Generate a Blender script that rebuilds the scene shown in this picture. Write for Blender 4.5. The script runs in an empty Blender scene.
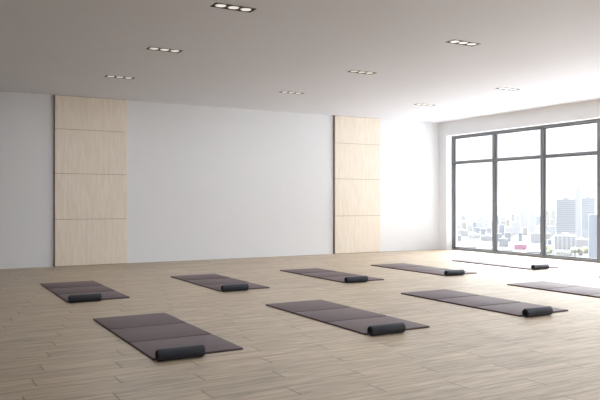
import bpy, bmesh, math, random
from mathutils import Vector, Matrix

random.seed(7)
S = bpy.context.scene
COL = S.collection
K = 1.1                                   # metres per layout unit (camera height)
PI = math.pi

# ------------------------------------------------------------------ layout
F_PX, PSI, Y0 = 676.67, 0.5153, 201.37     # focal length in px, heading, horizon row
BACK, RIGHT, HGT = 10.883, 9.50, 2.632     # back wall, window wall, ceiling (units)
LEFT, FRONT = -3.2, -3.4
RECESS = 0.145                             # depth from the wall face to the frame

def kv(v):
    return tuple(c * K for c in v)

# ------------------------------------------------------------------ materials
def new_mat(name):
    m = bpy.data.materials.new(name)
    m.use_nodes = True
    nt = m.node_tree
    return m, nt, nt.nodes['Principled BSDF']

def N(nt, kind, **kw):
    n = nt.nodes.new(kind)
    for k, v in kw.items():
        setattr(n, k, v)
    return n

def link(nt, a, b):
    nt.links.new(a, b)

def math_node(nt, op, a, b=None, clamp=False):
    n = N(nt, 'ShaderNodeMath', operation=op)
    n.use_clamp = clamp
    for i, v in enumerate((a, b)):
        if v is None:
            continue
        if isinstance(v, (int, float)):
            n.inputs[i].default_value = v
        else:
            link(nt, v, n.inputs[i])
    return n.outputs[0]

def mix_col(nt, fac, a, b, blend='MIX'):
    n = N(nt, 'ShaderNodeMix', data_type='RGBA', blend_type=blend)
    for sock, v in ((n.inputs[0], fac), (n.inputs[6], a), (n.inputs[7], b)):
        if isinstance(v, (int, float)):
            sock.default_value = v
        elif isinstance(v, tuple):
            sock.default_value = (*v, 1)
        else:
            link(nt, v, sock)
    return n.outputs[2]

def mat_noise(name, c1, c2, scale, rough=0.6, bump=0.0, bscale=None, stretch=(1, 1, 1), metal=0.0, spec=0.5, detail=4.0):
    m, nt, b = new_mat(name)
    tc = N(nt, 'ShaderNodeTexCoord')
    mp = N(nt, 'ShaderNodeMapping')
    mp.inputs['Scale'].default_value = stretch
    link(nt, tc.outputs['Object'], mp.inputs['Vector'])
    nz = N(nt, 'ShaderNodeTexNoise')
    nz.inputs['Scale'].default_value = scale
    nz.inputs['Detail'].default_value = detail
    link(nt, mp.outputs['Vector'], nz.inputs['Vector'])
    link(nt, mix_col(nt, nz.outputs['Fac'], c1, c2), b.inputs['Base Color'])
    b.inputs['Roughness'].default_value = rough
    b.inputs['Metallic'].default_value = metal
    b.inputs['Specular IOR Level'].default_value = spec
    if bump:
        n2 = N(nt, 'ShaderNodeTexNoise')
        n2.inputs['Scale'].default_value = bscale or scale * 4
        n2.inputs['Detail'].default_value = 3
        link(nt, mp.outputs['Vector'], n2.inputs['Vector'])
        bp = N(nt, 'ShaderNodeBump')
        bp.inputs['Strength'].default_value = bump
        bp.inputs['Distance'].default_value = 0.004
        link(nt, n2.outputs['Fac'], bp.inputs['Height'])
        link(nt, bp.outputs['Normal'], b.inputs['Normal'])
    return m

def mat_emit(name, col, strength):
    m, nt, b = new_mat(name)
    b.inputs['Base Color'].default_value = (*col, 1)
    b.inputs['Roughness'].default_value = 0.4
    b.inputs['Emission Color'].default_value = (*col, 1)
    b.inputs['Emission Strength'].default_value = strength
    return m

def mat_floor():
    m, nt, b = new_mat('oak_planks')
    tc = N(nt, 'ShaderNodeTexCoord')
    sp = N(nt, 'ShaderNodeSeparateXYZ')
    link(nt, tc.outputs['Object'], sp.inputs[0])
    W, L, SH = 0.1696 * K, 0.93 * K, 0.511 * K
    yy = math_node(nt, 'DIVIDE', math_node(nt, 'SUBTRACT', sp.outputs['Y'], (3.974 - 0.085) * K), W)
    row = math_node(nt, 'FLOOR', yy)
    fy = math_node(nt, 'FRACT', yy)
    xs = math_node(nt, 'SUBTRACT', sp.outputs['X'], math_node(nt, 'MULTIPLY', row, SH))
    xx = math_node(nt, 'DIVIDE', math_node(nt, 'SUBTRACT', xs, 0.563 * K), L)
    cell = math_node(nt, 'FLOOR', xx)
    fx = math_node(nt, 'FRACT', xx)
    cv = N(nt, 'ShaderNodeCombineXYZ')
    link(nt, cell, cv.inputs[0]); link(nt, row, cv.inputs[1])
    wn = N(nt, 'ShaderNodeTexWhiteNoise', noise_dimensions='2D')
    link(nt, cv.outputs[0], wn.inputs['Vector'])
    # grain, stretched along the plank, offset per plank
    off = N(nt, 'ShaderNodeVectorMath', operation='MULTIPLY_ADD')
    link(nt, wn.outputs['Color'], off.inputs[0])
    off.inputs[1].default_value = (13.0, 7.0, 0)
    mp = N(nt, 'ShaderNodeMapping')
    mp.inputs['Scale'].default_value = (0.7, 9.0, 1)
    link(nt, tc.outputs['Object'], mp.inputs['Vector'])
    link(nt, mp.outputs['Vector'], off.inputs[2])
    g1 = N(nt, 'ShaderNodeTexNoise'); g1.inputs['Scale'].default_value = 2.2
    g1.inputs['Detail'].default_value = 6; g1.inputs['Roughness'].default_value = 0.6
    g1.inputs['Distortion'].default_value = 0.6
    link(nt, off.outputs[0], g1.inputs['Vector'])
    g2 = N(nt, 'ShaderNodeTexNoise'); g2.inputs['Scale'].default_value = 8
    g2.inputs['Detail'].default_value = 3
    link(nt, off.outputs[0], g2.inputs['Vector'])
    r1 = N(nt, 'ShaderNodeMapRange'); r1.inputs[1].default_value = 0.28; r1.inputs[2].default_value = 0.66
    link(nt, g1.outputs['Fac'], r1.inputs[0])
    c = mix_col(nt, r1.outputs[0], FLOOR_A, FLOOR_B)
    r2 = N(nt, 'ShaderNodeMapRange'); r2.inputs[1].default_value = 0.3; r2.inputs[2].default_value = 0.75
    r2.inputs[3].default_value = 0.76; r2.inputs[4].default_value = 1.14
    link(nt, g2.outputs['Fac'], r2.inputs[0])
    c = mix_col(nt, 1.0, c, r2.outputs[0], 'MULTIPLY')
    tone = math_node(nt, 'ADD', math_node(nt, 'MULTIPLY', wn.outputs['Value'], 0.12), 0.94)
    c = mix_col(nt, 1.0, c, tone, 'MULTIPLY')
    # joints
    gy = math_node(nt, 'MULTIPLY', math_node(nt, 'MINIMUM', fy, math_node(nt, 'SUBTRACT', 1.0, fy)), W)
    gx = math_node(nt, 'MULTIPLY', math_node(nt, 'MINIMUM', fx, math_node(nt, 'SUBTRACT', 1.0, fx)), L)
    jy = N(nt, 'ShaderNodeMapRange'); jy.inputs[1].default_value = 0.0008; jy.inputs[2].default_value = 0.0035
    jy.inputs[3].default_value = 0.66; jy.inputs[4].default_value = 1.0
    link(nt, gy, jy.inputs[0])
    jx = N(nt, 'ShaderNodeMapRange'); jx.inputs[1].default_value = 0.0035; jx.inputs[2].default_value = 0.0065
    jx.inputs[3].default_value = 0.54; jx.inputs[4].default_value = 1.0
    link(nt, gx, jx.inputs[0])
    j = math_node(nt, 'MINIMUM', jy.outputs[0], jx.outputs[0])
    c = mix_col(nt, 1.0, c, j, 'MULTIPLY')
    link(nt, c, b.inputs['Base Color'])
    b.inputs['Roughness'].default_value = 0.46
    b.inputs['Specular IOR Level'].default_value = 0.34
    h = math_node(nt, 'ADD', math_node(nt, 'MULTIPLY', g1.outputs['Fac'], 0.35), j)
    bp = N(nt, 'ShaderNodeBump'); bp.inputs['Strength'].default_value = 0.22
    bp.inputs['Distance'].default_value = 0.003
    link(nt, h, bp.inputs['Height']); link(nt, bp.outputs['Normal'], b.inputs['Normal'])
    return m

def mat_panel_wood():
    """pale birch-like veneer, short vertical flecks"""
    m, nt, b = new_mat('pale_birch_veneer')
    tc = N(nt, 'ShaderNodeTexCoord')
    mp = N(nt, 'ShaderNodeMapping'); mp.inputs['Scale'].default_value = (26, 26, 2.6)
    link(nt, tc.outputs['Object'], mp.inputs['Vector'])
    n1 = N(nt, 'ShaderNodeTexNoise'); n1.inputs['Scale'].default_value = 1.3; n1.inputs['Detail'].default_value = 5
    n1.inputs['Distortion'].default_value = 0.5
    link(nt, mp.outputs['Vector'], n1.inputs['Vector'])
    mp2 = N(nt, 'ShaderNodeMapping'); mp2.inputs['Scale'].default_value = (5, 5, 0.7)
    link(nt, tc.outputs['Object'], mp2.inputs['Vector'])
    n2 = N(nt, 'ShaderNodeTexNoise'); n2.inputs['Scale'].default_value = 1.5
    link(nt, mp2.outputs['Vector'], n2.inputs['Vector'])
    r = N(nt, 'ShaderNodeMapRange'); r.inputs[1].default_value = 0.32; r.inputs[2].default_value = 0.68
    link(nt, n1.outputs['Fac'], r.inputs[0])
    c = mix_col(nt, r.outputs[0], (0.84, 0.75, 0.63), (0.93, 0.86, 0.76))
    c = mix_col(nt, math_node(nt, 'MULTIPLY', n2.outputs['Fac'], 0.35), c, (0.88, 0.78, 0.66))
    link(nt, c, b.inputs['Base Color'])
    b.inputs['Roughness'].default_value = 0.55
    b.inputs['Specular IOR Level'].default_value = 0.3
    return m

def mat_glass():
    m, nt, b = new_mat('clear_glazing')
    nt.nodes.remove(b)
    out = nt.nodes['Material Output']
    tr = N(nt, 'ShaderNodeBsdfTransparent'); tr.inputs[0].default_value = (0.985, 0.99, 0.99, 1)
    gl = N(nt, 'ShaderNodeBsdfGlossy'); gl.inputs['Roughness'].default_value = 0.02
    fr = N(nt, 'ShaderNodeFresnel'); fr.inputs['IOR'].default_value = 1.3
    mx = N(nt, 'ShaderNodeMixShader')
    ge = N(nt, 'ShaderNodeNewGeometry')
    link(nt, math_node(nt, 'MULTIPLY', fr.outputs[0], math_node(nt, 'SUBTRACT', 1.0, ge.outputs['Backfacing'])), mx.inputs[0]); link(nt, tr.outputs[0], mx.inputs[1]); link(nt, gl.outputs[0], mx.inputs[2])
    link(nt, mx.outputs[0], out.inputs['Surface'])
    return m

def mat_facade(name, wall, glass, nx, nz, duty=0.55):
    """facade with a grid of small windows; generated coordinates keep the count per face"""
    m, nt, b = new_mat(name)
    tc = N(nt, 'ShaderNodeTexCoord')
    sp = N(nt, 'ShaderNodeSeparateXYZ'); link(nt, tc.outputs['Generated'], sp.inputs[0])
    a = math_node(nt, 'FRACT', math_node(nt, 'MULTIPLY', math_node(nt, 'ADD', sp.outputs['X'], sp.outputs['Y']), nx))
    z = math_node(nt, 'FRACT', math_node(nt, 'MULTIPLY', sp.outputs['Z'], nz))
    fa = math_node(nt, 'LESS_THAN', a, duty); fz = math_node(nt, 'LESS_THAN', z, 0.5)
    f = math_node(nt, 'MULTIPLY', fa, fz)
    link(nt, mix_col(nt, f, wall, glass), b.inputs['Base Color'])
    b.inputs['Roughness'].default_value = 0.7
    return m

FLOOR_A = (0.30, 0.232, 0.163)
FLOOR_B = (0.54, 0.44, 0.325)
M = {}
M['floor'] = mat_floor()
M['wall'] = mat_noise('white_wall_paint', (0.825, 0.84, 0.865), (0.85, 0.865, 0.89), 3.0, rough=0.75, bump=0.05, bscale=90, spec=0.25)
M['dark_wall'] = mat_noise('grey_concrete', (0.66, 0.66, 0.67), (0.72, 0.72, 0.73), 2.0, rough=0.85, bump=0.1, bscale=20, spec=0.2)
M['ceiling'] = mat_noise('ceiling_paint', (0.74, 0.75, 0.80), (0.76, 0.77, 0.82), 2.0, rough=0.85, spec=0.2)
M['veneer'] = mat_panel_wood()
M['batten'] = mat_noise('dark_oak_edge', (0.17, 0.125, 0.09), (0.23, 0.17, 0.125), 8, rough=0.6, stretch=(6, 6, 1))
M['frame'] = mat_noise('grey_aluminium', (0.17, 0.178, 0.195), (0.19, 0.198, 0.215), 6, rough=0.30, metal=0.0, spec=0.6)
M['gasket'] = mat_noise('black_gasket', (0.02, 0.02, 0.022), (0.03, 0.03, 0.032), 20, rough=0.7)
M['glass'] = mat_glass()
M['mat'] = mat_noise('mauve_vinyl', (0.074, 0.043, 0.048), (0.088, 0.053, 0.058), 30, rough=0.57, bump=0.15, bscale=220, spec=0.42)
M['mat_seam'] = mat_noise('dark_seam_tape', (0.022, 0.015, 0.018), (0.03, 0.02, 0.024), 30, rough=0.8)
M['foam'] = mat_noise('charcoal_foam', (0.015, 0.018, 0.028), (0.022, 0.026, 0.037), 60, rough=0.62, bump=0.3, bscale=160, spec=0.4)
for k_, w_ in (('mat', 0.07), ('foam', 0.30)):
    b_ = M[k_].node_tree.nodes['Principled BSDF']
    b_.inputs['Sheen Weight'].default_value = w_
    b_.inputs['Sheen Tint'].default_value = (1.0, 0.88, 0.89, 1)
    b_.inputs['Sheen Roughness'].default_value = 0.35
M['foam_end'] = mat_noise('black_foam_end', (0.010, 0.011, 0.014), (0.016, 0.017, 0.02), 40, rough=0.8, bump=0.2, bscale=160, spec=0.2)
M['light_black'] = mat_noise('black_light_tray', (0.012, 0.012, 0.012), (0.018, 0.018, 0.018), 30, rough=0.5)
M['light_rim'] = mat_noise('white_lamp_rim', (0.75, 0.75, 0.75), (0.8, 0.8, 0.8), 30, rough=0.4)
M['lamp'] = mat_emit('lit_lamp_face', (1.0, 0.97, 0.93), 0.55)

# ------------------------------------------------------------------ mesh helpers
class MB:
    def __init__(self):
        self.bm = bmesh.new()
    def box(self, x0, x1, y0, y1, z0, z1, bevel=0.0, seg=2):
        b = bmesh.new()
        bmesh.ops.create_cube(b, size=1.0)
        for v in b.verts:
            v.co = Vector(((v.co.x + .5) * (x1 - x0) + x0, (v.co.y + .5) * (y1 - y0) + y0, (v.co.z + .5) * (z1 - z0) + z0)) * K
        if bevel:
            bmesh.ops.bevel(b, geom=b.edges[:], offset=bevel * K, segments=seg, affect='EDGES', profile=0.5)
        self._add(b)
        return self
    def lathe(self, prof, axis='X', seg=32, center=(0, 0, 0)):
        """prof: list of (position along axis, radius); closed with end points of radius 0"""
        b = bmesh.new()
        rings = []
        for a, r in prof:
            if r <= 1e-6:
                rings.append([b.verts.new((a, 0, 0))])
            else:
                rings.append([b.verts.new((a, r * math.cos(2 * PI * i / seg), r * math.sin(2 * PI * i / seg))) for i in range(seg)])
        for p, q in zip(rings, rings[1:]):
            for i in range(seg):
                j = (i + 1) % seg
                if len(p) == 1 and len(q) == 1:
                    continue
                if len(p) == 1:
                    b.faces.new((p[0], q[j], q[i]))
                elif len(q) == 1:
                    b.faces.new((p[i], p[j], q[0]))
                else:
                    b.faces.new((p[i], p[j], q[j], q[i]))
        bmesh.ops.recalc_face_normals(b, faces=b.faces[:])
        if axis == 'Z':
            R = Matrix.Rotation(-PI / 2, 4, 'Y')
            bmesh.ops.transform(b, matrix=R, verts=b.verts[:])
        for v in b.verts:
            v.co = (v.co + Vector(center)) * K
        self._add(b)
        return self
    def _add(self, b):
        me = bpy.data.meshes.new('tmp')
        b.to_mesh(me); b.free()
        self.bm.from_mesh(me)
        bpy.data.meshes.remove(me)
    def build(self, name, mat, parent=None, smooth=False, loc=None):
        me = bpy.data.meshes.new(name)
        self.bm.to_mesh(me); self.bm.free()
        me.materials.append(mat)
        if smooth:
            for p in me.polygons:
                p.use_smooth = True
            me.set_sharp_from_angle(angle=math.radians(40))
        o = bpy.data.objects.new(name, me)
        COL.objects.link(o)
        if parent is not None:
            o.parent = parent
        if loc is not None:
            o.location = kv(loc)
        return o

def tag(o, label=None, cat=None, group=None, kind=None):
    for k, v in (('label', label), ('category', cat), ('group', group), ('kind', kind)):
        if v:
            o[k] = v
    return o

def empty(name, loc=(0, 0, 0), rz=0.0):
    o = bpy.data.objects.new(name, None)
    o.empty_display_size = 0.2
    COL.objects.link(o)
    o.location = kv(loc); o.rotation_euler = (0, 0, rz)
    return o

def copy_tree(o, parent=None):
    c = o.copy(); COL.objects.link(c)
    if parent is not None:
        c.parent = parent
    for ch in [x for x in COL.objects if x.parent == o]:
        copy_tree(ch, c)
    return c

# ------------------------------------------------------------------ room shell
OUT = 0.30                                  # outer wall thickness
tag(MB().box(LEFT, RIGHT + RECESS + 0.06, FRONT, BACK, -0.25, 0).build('floor', M['floor']), 'pale oak plank floor of the studio', 'floor', kind='structure')
tag(MB().box(LEFT - OUT, RIGHT + OUT, BACK, BACK + OUT, -0.25, HGT + 0.4).build('wall_back', M['wall']), 'long white wall behind the mats', 'wall', kind='structure')
tag(MB().box(LEFT - OUT, LEFT, FRONT, BACK, -0.25, HGT + 0.4).build('wall_left', M['dark_wall']), 'grey concrete side wall away from the windows', 'wall', kind='structure')
tag(MB().box(LEFT - OUT, RIGHT + OUT, FRONT - OUT, FRONT, -0.25, HGT + 0.4).build('wall_front', M['dark_wall']), 'grey concrete wall behind the viewer', 'wall', kind='structure')

# window opening
W_END = 10.647                              # far jamb
BAY = 1.155
N_BAYS = 12
W_START = W_END - BAY * N_BAYS
HEAD = 2.347
wr = MB()
wr.box(RIGHT, RIGHT + OUT, W_END, BACK, -0.25, HGT + 0.4)
wr.box(RIGHT, RIGHT + OUT, FRONT, W_START, -0.25, HGT + 0.4)
wr.box(RIGHT, RIGHT + OUT, W_START, W_END, HEAD, HGT + 0.4)
tag(wr.build('wall_right', M['wall']), 'white wall pierced by the tall window', 'wall', kind='structure')

# ceiling with openings for the recessed lights
LX = (2.320, 4.896, 7.460)
LY = (5.235, 7.055, 8.90)
HL, HW = 0.186, 0.066                       # half length, half width of a fixture
xs = sorted([LEFT, RIGHT] + [x + s * HL for x in LX for s in (-1, 1)])
ys = sorted([FRONT, BACK] + [y + s * HW for y in LY for s in (-1, 1)])
cb = bmesh.new()
vert = {}
def cvert(x, y):
    if (x, y) not in vert:
        vert[(x, y)] = cb.verts.new((x * K, y * K, HGT * K))
    return vert[(x, y)]
for i in range(len(xs) - 1):
    for j in range(len(ys) - 1):
        cx, cy = (xs[i] + xs[i + 1]) / 2, (ys[j] + ys[j + 1]) / 2
        if any(abs(cx - a) < 1e-4 for a in LX) and any(abs(cy - a) < 1e-4 for a in LY):
            continue
        cb.faces.new((cvert(xs[i], ys[j]), cvert(xs[i], ys[j + 1]), cvert(xs[i + 1], ys[j + 1]), cvert(xs[i + 1], ys[j])))
cm = MB(); cm.bm.free(); cm.bm = cb
cm.box(LEFT - OUT, RIGHT + OUT, FRONT - OUT, BACK + OUT, HGT + 0.4, HGT + 0.6)
tag(cm.build('ceiling', M['ceiling']), 'plain white ceiling with recessed lights', 'ceiling', kind='structure')

# ------------------------------------------------------------------ windows: one per bay
FX0, FX1 = RIGHT + RECESS, RIGHT + RECESS + 0.075
TRANS = 1.796
def member(mb, y0, y1, z0, z1, x0=FX0, x1=FX1, bev=0.003):
    mb.box(x0, x1, y0, y1, z0, z1, bevel=bev, seg=1)
for n in range(N_BAYS):
    yb = W_END - BAY * n
    ya = yb - BAY
    w = empty('window_%d' % (n + 1), (0, 0, 0))
    tag(w, ('first', 'second', 'third', 'fourth', 'fifth', 'sixth', 'seventh', 'eighth', 'ninth', 'tenth', 'eleventh', 'twelfth')[n] + ' tall window bay counted from the far corner', 'window', kind='structure')
    FW = 0.029
    fm = MB()
    e = 0.0015
    member(fm, ya + e, ya + FW, 0.0, HEAD); member(fm, yb - FW, yb - e, 0.0, HEAD)
    member(fm, ya + FW, yb - FW, 0.0, 0.040); member(fm, ya + FW, yb - FW, HEAD - 0.042, HEAD)
    member(fm, ya + FW, yb - FW, TRANS - 0.012, TRANS + 0.012)
    fr = fm.build('window_frame', M['frame'], w)
    for (z0, z1) in ((0.040, TRANS - 0.012), (TRANS + 0.012, HEAD - 0.042)):
        a, b = ya + FW, yb - FW
        sm = MB()
        g = 0.006
        s0, s1 = FX0 + 0.036, FX1 - 0.006
        sw = 0.017
        member(sm, a + g, a + g + sw, z0 + g, z1 - g, s0, s1, 0.002); member(sm, b - g - sw, b - g, z0 + g, z1 - g, s0, s1, 0.002)
        member(sm, a + g + sw, b - g - sw, z0 + g, z0 + g + 0.014, s0, s1, 0.002); member(sm, a + g + sw, b - g - sw, z1 - g - 0.014, z1 - g, s0, s1, 0.002)
        sh = sm.build('window_sash', M['frame'], w)
        gm = MB()
        x0, x1 = s0 + 0.012, s0 + 0.022
        member(gm, a, a + g, z0, z1, x0, x1, 0); member(gm, b - g, b, z0, z1, x0, x1, 0)
        member(gm, a + g, b - g, z0, z0 + g, x0, x1, 0); member(gm, a + g, b - g, z1 - g, z1, x0, x1, 0)
        gm.build('gasket', M['gasket'], sh)
        MB().box(s0 + 0.014, s0 + 0.020, a + g + sw, b - g - sw, z0 + g + 0.014, z1 - g - 0.014).build('glass_pane', M['glass'], w)

# ------------------------------------------------------------------ wooden wall panels
def wall_panel(x0, x1, label):
    t = 0.045
    r = empty('wall_panel', ((x0 + x1) / 2, BACK, 0))
    tag(r, label, 'wall panel', 'pale wooden panels on the white wall')
    hw = (x1 - x0) / 2
    joints = [0.003, 0.722, 1.428, 2.112, HGT - 0.003]
    for a, b in zip(joints, joints[1:]):
        MB().box(-hw, hw, -t, -0.012, a + 0.0025, b - 0.0025, bevel=0.002, seg=1).build('veneer_board', M['veneer'], r)
    tag(MB().box(-hw + 0.006, hw - 0.006, -t + 0.012, 0, 0.001, HGT - 0.001).build('backing_board', M['batten'], r), 'dark brown backing board')
    tag(MB().box(-hw - 0.012, -hw - 0.0005, -t + 0.002, 0, 0.002, HGT - 0.002).build('edge_strip', M['batten'], r), 'dark brown edge strip')
    return r
wall_panel(1.838, 2.938, 'pale birch panel of four boards nearest the dark left end of the wall')
wall_panel(6.902, 7.965, 'pale birch panel of four boards nearest the window corner, washed out by daylight')

# ------------------------------------------------------------------ ceiling lights
def ceiling_light():
    r = empty('ceiling_light')
    h = MB()
    d = 0.06
    h.box(-HL, HL, -HW, HW, d - 0.006, d)
    h.box(-HL, -HL + 0.006, -HW, HW, -0.002, d); h.box(HL - 0.006, HL, -HW, HW, -0.002, d)
    h.box(-HL + 0.006, HL - 0.006, -HW, -HW + 0.006, -0.002, d); h.box(-HL + 0.006, HL - 0.006, HW - 0.006, HW, -0.002, d)
    tag(h.build('housing', M['light_black'], r), 'black recessed tray')
    tag(MB().box(-HL + 0.006, HL - 0.006, -HW + 0.006, HW - 0.006, 0.003, 0.007).build('baffle', M['light_black'], r), 'black plate round the lamps')
    for k in (-1, 0, 1):
        c = (k * 0.116, 0, 0)
        lb = MB().lathe([(0.012, 0.0), (0.012, 0.049), (-0.001, 0.049), (-0.002, 0.0475), (-0.002, 0.044), (0.001, 0.043), (0.002, 0.0)], 'Z', 36, c).build('lamp', M['light_rim'], r, smooth=True)
        MB().lathe([(0.0015, 0.0), (0.0015, 0.043), (-0.001, 0.04), (-0.0025, 0.03), (-0.003, 0.0)], 'Z', 36, c).build('lamp_face', M['lamp'], lb, smooth=True)
    return r
lights = [
    (0, 1, 'black-trayed three-lamp ceiling light at the top of the view, nearest and largest'),
    (0, 2, 'three-lamp ceiling light second from the back in the row over the darker end'),
    (0, 3, 'three-lamp ceiling light close to the back wall by the birch panel at the dark end'),
    (1, 1, 'nearest three-lamp ceiling light of the middle row, over the big floor mats'),
    (1, 2, 'middle-row three-lamp ceiling light halfway back over the room centre'),
    (1, 3, 'middle-row three-lamp ceiling light closest to the back wall between both panels'),
    (2, 1, 'three-lamp ceiling light of the bright row nearest the viewer, at the right edge'),
    (2, 2, 'three-lamp ceiling light of the bright row, nearer to the window top'),
    (2, 3, 'three-lamp ceiling light in the far bright corner near the second birch panel'),
]
lproto = None
for i, j, lab in lights:
    if lproto is None:
        lproto = o = ceiling_light()
    else:
        o = copy_tree(lproto)
    o.location = kv((LX[i], LY[j - 1], HGT))
    tag(o, lab, 'ceiling light', 'recessed three-lamp ceiling lights')

# the lamps' own light, plus added fill lights without fixtures in the unseen front rows
LAMP_W = 13.5
for x in LX:
    for y in (-0.25, 1.58, 3.41) + LY:
        l = bpy.data.lights.new('lamp_and_fill_light', 'AREA')
        l.shape = 'RECTANGLE'; l.size = 0.34 * K; l.size_y = 0.10 * K
        l.energy = LAMP_W; l.color = (0.88, 0.94, 1.0)
        o = bpy.data.objects.new('lamp_and_fill_light', l); COL.objects.link(o)
        o.location = kv((x, y, HGT - 0.008))

# ------------------------------------------------------------------ mats and rollers
MW, ML, MT = 0.622, 1.662, 0.014
def exercise_mat():
    r = empty('exercise_mat')
    third = ML / 3
    for k in range(3):
        y1 = -k * third; y0 = y1 - third
        a = 0.013 if k < 2 else 0.0
        b = 0.013 if k > 0 else 0.0
        MB().box(-MW / 2, MW / 2, y0 + a, y1 - b, 0.0, MT, bevel=0.004, seg=3).build('mat_section', M['mat'], r, smooth=True)
    for k in (1, 2):
        y = -k * third
        tag(MB().box(-MW / 2 + 0.004, MW / 2 - 0.004, y - 0.0125, y + 0.0125, 0.001, 0.0115).build('fold_seam', M['mat_seam'], r), 'dark fold seam')
    return r

RR, RL = 0.039, 0.312
def foam_roller():
    r = empty('foam_roller')
    h = RL / 2
    c = (0, 0, RR)
    prof = [(-h + 0.006, 0.0), (-h + 0.006, RR - 0.012), (-h, RR - 0.010), (-h + 0.001, RR - 0.005), (-h + 0.006, RR - 0.001), (-h + 0.012, RR)]
    prof += [(-a, q) for a, q in reversed(prof)]
    body = MB().lathe(prof, 'X', 48, c).build('roller_body', M['foam'], r, smooth=True)
    for s in (-1, 1):
        q = [(s * (h - 0.004), 0.0), (s * (h - 0.003), RR - 0.0125), (s * (h - 0.008), RR - 0.0125), (s * (h - 0.008), 0.0)]
        tag(MB().lathe(q, 'X', 32, c).build('end_cap', M['foam_end'], r, smooth=True), 'black end face')
    return r

XC = (1.293, 2.915, 4.545, 6.140, 7.80)
mats = [
    # x index, row (0 near, 1 far), label of mat, label of roller
    (0, 0, 'nearest mauve-brown three-fold mat, largest in the view, bottom left'),
    (1, 0, 'mauve-brown three-fold mat in the centre of the front row'),
    (2, 0, 'mauve-grey three-fold mat of the front row nearer the window, before the cut-off ones'),
    (3, 0, 'mauve-grey three-fold mat whose near end runs out of the right edge'),
    (4, 0, 'mat of which only one dark corner shows at the right edge under the window'),
    (0, 1, 'dark mauve three-fold mat in front of the birch panel at the dark end'),
    (1, 1, 'mauve three-fold mat of the back row before the long white wall section'),
    (2, 1, 'mauve-grey three-fold mat of the back row leading towards the second birch panel'),
    (3, 1, 'pale grey-looking mat of the back row near the bright room corner'),
    (4, 1, 'farthest pale mat lying along the window sill'),
]
rollers = [
    'black foam roller at the foot of the nearest, largest mat',
    'charcoal foam roller at the foot of the centre front-row mat',
    'grey-black foam roller at the foot of the front-row mat nearer the window',
    None, None,
    'black foam roller by the mat before the dark-end birch panel',
    'black foam roller by the back-row mat before the long white wall section',
    'charcoal foam roller by the back-row mat leading towards the second birch panel',
    'grey foam roller by the pale back-row mat near the bright corner',
    'small grey foam roller by the farthest mat, closest to the window',
]
YC = (5.82, 8.615)
mproto = rproto = None
for (i, row, lab), rl in zip(mats, rollers):
    if mproto is None:
        mproto = o = exercise_mat()
    else:
        o = copy_tree(mproto)
    x = XC[i] + MW / 2
    o.location = kv((x, YC[row], 0.0))
    tag(o, lab, 'exercise mat', 'folding exercise mats on the plank floor')
    if rl:
        if rproto is None:
            rproto = q = foam_roller()
        else:
            q = copy_tree(rproto)
        q.location = kv((XC[i] + 0.008 + RL / 2, YC[row] - ML - 0.047, 0.0))
        tag(q, rl, 'foam roller', 'foam rollers at the ends of the mats')

# ------------------------------------------------------------------ the city beyond the glass
SN, CS = math.sin(PSI), math.cos(PSI)
GZ = -45.0                                  # street level in metres
CAMZ = 1.0 * K
def spot(u, d):
    """ground point d metres out from the studio in the bearing u"""
    r = (u - 300) / F_PX * d
    return (d * SN + r * CS, d * CS - r * SN)
def hgt(v, d):
    return CAMZ + (Y0 - v) / F_PX * d - GZ

def mbox(mb, x0, x1, y0, y1, z0, z1):
    mb.box(x0 / K, x1 / K, y0 / K, y1 / K, z0 / K, z1 / K)

gm = MB(); mbox(gm, 60, 4000, -2500, 4500, GZ - 2, GZ)
M['city_ground'] = mat_noise('hazy_streets', (0.035, 0.035, 0.04), (0.07, 0.07, 0.07), 0.02, rough=0.9, detail=8)
tag(gm.build('street_ground', M['city_ground']), 'pale city ground far below the window', 'ground', kind='structure')

M['bounce_white'] = mat_noise('white_bounce_surface', (0.76, 0.77, 0.79), (0.84, 0.85, 0.87), 1.2, rough=0.9, bump=0.3, bscale=8)
pr = MB(); mbox(pr, 11.4, 40.0, -40, 45, -5.0, -4.2)  # added reflector hidden below the sill, throws daylight up onto the ceiling
tag(pr.build('bounce_slab', M['bounce_white']), 'added white slab, unseen below the window, bouncing daylight up to the ceiling', 'roof', kind='structure')

TAKEN = []                                  # (bearing from, bearing to, distance) of the blocks
def building(u0, u1, vtop, d, wall, glass, label, floors=0, cat='building', name='tower_block', grid=None, group=None, roof=None, depth=None, vbase=None):
    TAKEN.append((u0, u1, d))
    uc = (u0 + u1) / 2
    x, y = spot(uc, d)
    w = (u1 - u0) / F_PX * d
    h = hgt(vtop, d)
    dp = depth or w * 0.8
    ang = -PSI - math.atan((uc - 300) / F_PX) * 0.9
    r = empty(name); r.location = (x, y, GZ); r.rotation_euler = (0, 0, ang)
    tag(r, label, cat, group)
    key = 'bw_%s_%s_%s' % (wall, glass, grid)
    if key not in M:
        M[key] = mat_facade('hazy_facade', wall, glass, *grid) if grid else mat_noise('hazy_render', wall, tuple(c * 0.94 for c in wall), 0.1, rough=0.8)
    mb = MB(); mbox(mb, -w / 2, w / 2, -dp / 2, dp / 2, 0, h); mb.build('facade', M[key], r)
    if floors:
        gk = 'bg_%s' % (glass,)
        if gk not in M:
            M[gk] = mat_noise('hazy_glass', glass, tuple(c * 0.92 for c in glass), 0.2, rough=0.3)
        fh = h / floors
        lo = int(floors * 0.3)
        for f in range(lo, floors):
            mb = MB(); mbox(mb, -w / 2 - 0.15, w / 2 + 0.15, -dp / 2 - 0.15, dp / 2 + 0.15, f * fh + fh * 0.3, f * fh + fh * 0.72)
            mb.build('window_band', M[gk], r)
    rk = roof or (0.3, 0.6)
    mb = MB(); mbox(mb, -w * rk[0] / 2, w * rk[0] / 2, -dp * 0.2, dp * 0.2, h, h + w * 0.12 * rk[1] / 0.6); mb.build('roof_house', M[key], r)
    return r

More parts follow.
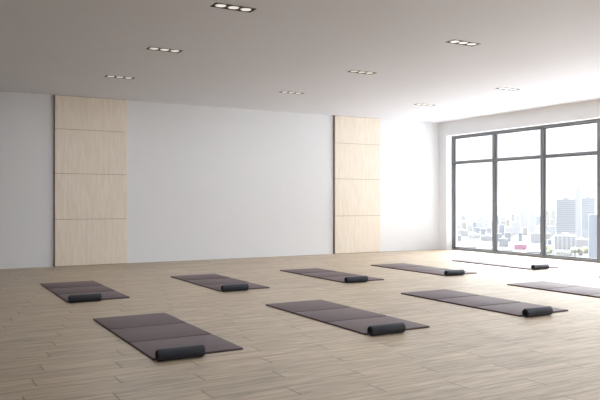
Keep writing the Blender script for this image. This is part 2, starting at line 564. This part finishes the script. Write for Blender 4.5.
HZ1, HZ2 = (0.50, 0.51, 0.55), (0.36, 0.38, 0.44)
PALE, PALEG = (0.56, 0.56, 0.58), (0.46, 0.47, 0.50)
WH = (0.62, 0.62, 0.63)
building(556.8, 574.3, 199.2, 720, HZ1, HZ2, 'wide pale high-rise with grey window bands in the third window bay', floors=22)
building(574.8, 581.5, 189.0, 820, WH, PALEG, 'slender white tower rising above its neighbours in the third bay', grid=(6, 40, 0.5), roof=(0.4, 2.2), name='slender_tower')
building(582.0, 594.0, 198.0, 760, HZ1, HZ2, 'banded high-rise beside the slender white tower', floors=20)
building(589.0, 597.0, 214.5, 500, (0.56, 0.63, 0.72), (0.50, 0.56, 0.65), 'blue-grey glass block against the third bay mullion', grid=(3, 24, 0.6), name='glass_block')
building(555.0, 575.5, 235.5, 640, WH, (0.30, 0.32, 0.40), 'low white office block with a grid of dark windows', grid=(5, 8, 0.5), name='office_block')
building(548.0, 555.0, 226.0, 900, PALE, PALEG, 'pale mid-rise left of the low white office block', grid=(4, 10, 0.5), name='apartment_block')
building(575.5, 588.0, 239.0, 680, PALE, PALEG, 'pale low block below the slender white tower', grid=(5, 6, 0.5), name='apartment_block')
# second bay
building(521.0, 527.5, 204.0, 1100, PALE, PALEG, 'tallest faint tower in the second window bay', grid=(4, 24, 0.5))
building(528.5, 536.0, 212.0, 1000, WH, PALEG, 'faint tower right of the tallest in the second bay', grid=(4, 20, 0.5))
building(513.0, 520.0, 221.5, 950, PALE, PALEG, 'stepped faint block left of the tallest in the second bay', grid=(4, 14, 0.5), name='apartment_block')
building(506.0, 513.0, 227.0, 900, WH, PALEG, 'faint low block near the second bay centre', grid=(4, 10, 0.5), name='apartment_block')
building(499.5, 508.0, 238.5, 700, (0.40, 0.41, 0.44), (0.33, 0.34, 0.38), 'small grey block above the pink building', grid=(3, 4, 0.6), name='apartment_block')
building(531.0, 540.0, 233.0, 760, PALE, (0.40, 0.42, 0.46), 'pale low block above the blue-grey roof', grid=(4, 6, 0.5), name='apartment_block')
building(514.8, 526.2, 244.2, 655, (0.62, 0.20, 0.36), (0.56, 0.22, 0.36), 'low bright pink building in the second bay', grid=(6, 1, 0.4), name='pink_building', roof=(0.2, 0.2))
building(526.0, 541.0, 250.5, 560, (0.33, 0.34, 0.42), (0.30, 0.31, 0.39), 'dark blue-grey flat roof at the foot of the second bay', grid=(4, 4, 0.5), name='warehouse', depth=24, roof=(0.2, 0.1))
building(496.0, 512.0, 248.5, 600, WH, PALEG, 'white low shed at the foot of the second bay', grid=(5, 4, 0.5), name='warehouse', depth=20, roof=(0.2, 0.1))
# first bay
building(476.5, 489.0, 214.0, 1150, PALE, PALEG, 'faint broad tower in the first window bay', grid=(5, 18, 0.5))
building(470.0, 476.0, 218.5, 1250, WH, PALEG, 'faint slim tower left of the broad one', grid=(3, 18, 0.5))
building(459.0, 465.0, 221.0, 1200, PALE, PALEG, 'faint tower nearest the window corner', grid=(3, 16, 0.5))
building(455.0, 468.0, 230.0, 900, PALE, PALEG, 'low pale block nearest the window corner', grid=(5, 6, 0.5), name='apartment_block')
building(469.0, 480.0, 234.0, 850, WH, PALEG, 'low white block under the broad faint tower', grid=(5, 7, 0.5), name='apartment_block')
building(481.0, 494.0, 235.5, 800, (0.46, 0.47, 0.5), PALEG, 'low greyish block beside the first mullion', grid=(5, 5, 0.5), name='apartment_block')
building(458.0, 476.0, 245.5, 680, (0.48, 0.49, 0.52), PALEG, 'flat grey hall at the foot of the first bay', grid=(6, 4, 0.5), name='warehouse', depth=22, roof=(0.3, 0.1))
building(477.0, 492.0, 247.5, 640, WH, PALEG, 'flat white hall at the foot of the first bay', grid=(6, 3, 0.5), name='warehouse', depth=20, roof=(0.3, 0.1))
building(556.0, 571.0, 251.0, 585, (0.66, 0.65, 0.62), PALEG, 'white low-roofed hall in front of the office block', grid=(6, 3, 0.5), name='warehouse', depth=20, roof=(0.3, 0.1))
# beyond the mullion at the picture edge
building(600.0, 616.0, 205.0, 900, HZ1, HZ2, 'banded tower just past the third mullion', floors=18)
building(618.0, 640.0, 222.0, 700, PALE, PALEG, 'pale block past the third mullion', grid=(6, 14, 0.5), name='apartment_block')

# low roofs filling the streets between the named blocks
rl = random.Random(11)
roofs = [('beige', (0.40, 0.37, 0.33)), ('grey', (0.34, 0.35, 0.38)), ('white', (0.58, 0.58, 0.58)), ('blue-grey', (0.30, 0.34, 0.42))]
for d, step, u0, u1, hs in ((610, 9.0, 455, 600, (4, 7)), (700, 6.5, 456, 596, (5, 10)), (790, 7.0, 455, 596, (5, 12)), (930, 6.0, 455, 596, (7, 16)), (1050, 5.5, 456, 556, (8, 20)), (1320, 5.0, 455, 556, (14, 32))):
    u = u0 + rl.uniform(0, 2)
    while u < u1:
        wd_ = step * rl.uniform(0.5, 0.85)
        h_ = rl.uniform(*hs)
        vt = Y0 + (CAMZ - GZ - h_) * F_PX / d
        cn, cc = roofs[rl.randrange(4)]
        if not any(abs(d - e) < 75 and u < b + 1.2 and u + wd_ > a - 1.2 for a, b, e in TAKEN):
            building(u, u + wd_, vt, d, cc, tuple(c * 0.75 for c in cc), 'small hazy low-rise block among the others in the city below', grid=(4, rl.choice((3, 4, 5)), 0.5), name='low_rise_block', group='small hazy blocks between the towers', roof=(rl.uniform(0.2, 0.5), 0.3), depth=rl.uniform(8, 16))
        u += step

# trees between the halls
M['leaf_a'] = mat_noise('yellow_green_leaves', (0.36, 0.40, 0.20), (0.52, 0.54, 0.34), 0.4, rough=0.8)
M['leaf_b'] = mat_noise('olive_leaves', (0.30, 0.32, 0.22), (0.46, 0.44, 0.34), 0.4, rough=0.8)
M['bark'] = mat_noise('grey_bark', (0.16, 0.13, 0.1), (0.24, 0.2, 0.16), 1.0, rough=0.9)
def tree(u, v, d, size, leaf, label):
    x, y = spot(u, d)
    top = hgt(v, d)
    r = empty('city_tree'); r.location = (x, y, GZ)
    tag(r, label, 'tree', 'trees between the city blocks')
    b = bmesh.new()
    rnd = random.Random(int(u * 10))
    for k in range(7):
        t = bmesh.new()
        bmesh.ops.create_icosphere(t, subdivisions=2, radius=size * rnd.uniform(0.45, 0.62))
        off = Vector((rnd.uniform(-.5, .5), rnd.uniform(-.5, .5), rnd.uniform(-.35, .35))) * size
        for vv in t.verts:
            vv.co = vv.co * rnd.uniform(0.86, 1.12) + off + Vector((0, 0, top - size * 0.8))
        me = bpy.data.meshes.new('t'); t.to_mesh(me); t.free(); b.from_mesh(me); bpy.data.meshes.remove(me)
    cr = MB(); cr.bm.free(); cr.bm = b
    cr.build('crown', M[leaf], r)
    MB().lathe([(0, 0), (0, size * 0.12 / K), ((top - size * 0.7) / K, size * 0.07 / K), ((top - size * 0.7) / K, 0)], 'Z', 10).build('trunk', M['bark'], r)
tree(549.0, 244.5, 600, 4.2, 'leaf_a', 'yellow-green tree left of the white low-roofed hall')
tree(546.5, 250.0, 570, 3.6, 'leaf_b', 'dull green tree at the foot of the second mullion')
tree(575.0, 246.5, 558, 4.0, 'leaf_b', 'olive tree right of the white low-roofed hall')
tree(580.5, 248.0, 580, 3.8, 'leaf_b', 'olive tree in the middle of the clump below the slender tower')
tree(585.5, 246.0, 600, 4.0, 'leaf_a', 'olive-yellow tree beside the blue-grey glass block')

# haze over the city
HAZE = 0.000125
if HAZE:
    hm = bpy.data.materials.new('city_haze'); hm.use_nodes = True
    nt = hm.node_tree; nt.nodes.remove(nt.nodes['Principled BSDF'])
    vs = N(nt, 'ShaderNodeVolumeScatter')
    vs.inputs['Color'].default_value = (0.97, 0.98, 1.0, 1); vs.inputs['Density'].default_value = HAZE
    vs.inputs['Anisotropy'].default_value = 0.35
    link(nt, vs.outputs[0], nt.nodes['Material Output'].inputs['Volume'])
    mb = MB(); mbox(mb, 120, 1900, -500, 2600, GZ - 1, GZ + 85)
    tag(mb.build('city_haze', hm), 'thin white haze over the city', 'haze', kind='stuff')

# ------------------------------------------------------------------ daylight
SKY = 1.25
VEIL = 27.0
SUN_AZ = 42.0
wd = bpy.data.worlds.new('hazy_sky'); S.world = wd; wd.use_nodes = True
nt = wd.node_tree
bg = nt.nodes['Background']
tc = N(nt, 'ShaderNodeTexCoord')
nrm = N(nt, 'ShaderNodeVectorMath', operation='NORMALIZE'); link(nt, tc.outputs['Generated'], nrm.inputs[0])
sp = N(nt, 'ShaderNodeSeparateXYZ'); link(nt, nrm.outputs[0], sp.inputs[0])
def ramp(sock, a, b, lo=0.0, hi=1.0):
    r = N(nt, 'ShaderNodeMapRange', interpolation_type='SMOOTHSTEP')
    r.inputs[1].default_value = a; r.inputs[2].default_value = b
    r.inputs[3].default_value = lo; r.inputs[4].default_value = hi
    link(nt, sock, r.inputs[0])
    return r.outputs[0]
# thin haze low down, the veiled sun's broad bright patch of sky above it
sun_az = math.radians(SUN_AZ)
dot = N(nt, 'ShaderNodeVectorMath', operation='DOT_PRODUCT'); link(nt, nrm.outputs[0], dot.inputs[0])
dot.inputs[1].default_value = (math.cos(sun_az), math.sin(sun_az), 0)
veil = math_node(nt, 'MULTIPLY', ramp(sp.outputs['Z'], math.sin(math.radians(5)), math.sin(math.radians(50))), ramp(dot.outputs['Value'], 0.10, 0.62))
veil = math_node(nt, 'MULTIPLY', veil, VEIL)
c = mix_col(nt, ramp(sp.outputs['Z'], -0.05, 0.6), (1.0, 0.995, 0.985), (0.90, 0.94, 1.0))
c = mix_col(nt, 1.0, c, (SKY, SKY, SKY), 'MULTIPLY')
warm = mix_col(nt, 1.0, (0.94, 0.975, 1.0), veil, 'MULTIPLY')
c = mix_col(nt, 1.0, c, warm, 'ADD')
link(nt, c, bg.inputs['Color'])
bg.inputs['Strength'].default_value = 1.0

# ------------------------------------------------------------------ camera and output look
cam = bpy.data.cameras.new('camera')
co = bpy.data.objects.new('camera', cam); COL.objects.link(co)
co.location = (0, 0, CAMZ)
co.rotation_euler = (PI / 2, 0, -PSI)
cam.sensor_width = 36.0
cam.lens = F_PX * 36.0 / 600.0
cam.shift_y = (Y0 - 200) / 600.0
cam.clip_start = 0.05; cam.clip_end = 8000
S.camera = co

S.view_settings.view_transform = 'Standard'
S.view_settings.look = 'None'
S.view_settings.gamma = 1.0
S.view_settings.use_curve_mapping = False
S.view_settings.exposure = 0.14
cy = S.cycles
cy.use_denoising = True
cy.max_bounces = 12
cy.diffuse_bounces = 8
cy.glossy_bounces = 4
cy.transparent_max_bounces = 24
cy.volume_bounces = 1
cy.sample_clamp_indirect = 6.0
cy.caustics_reflective = False
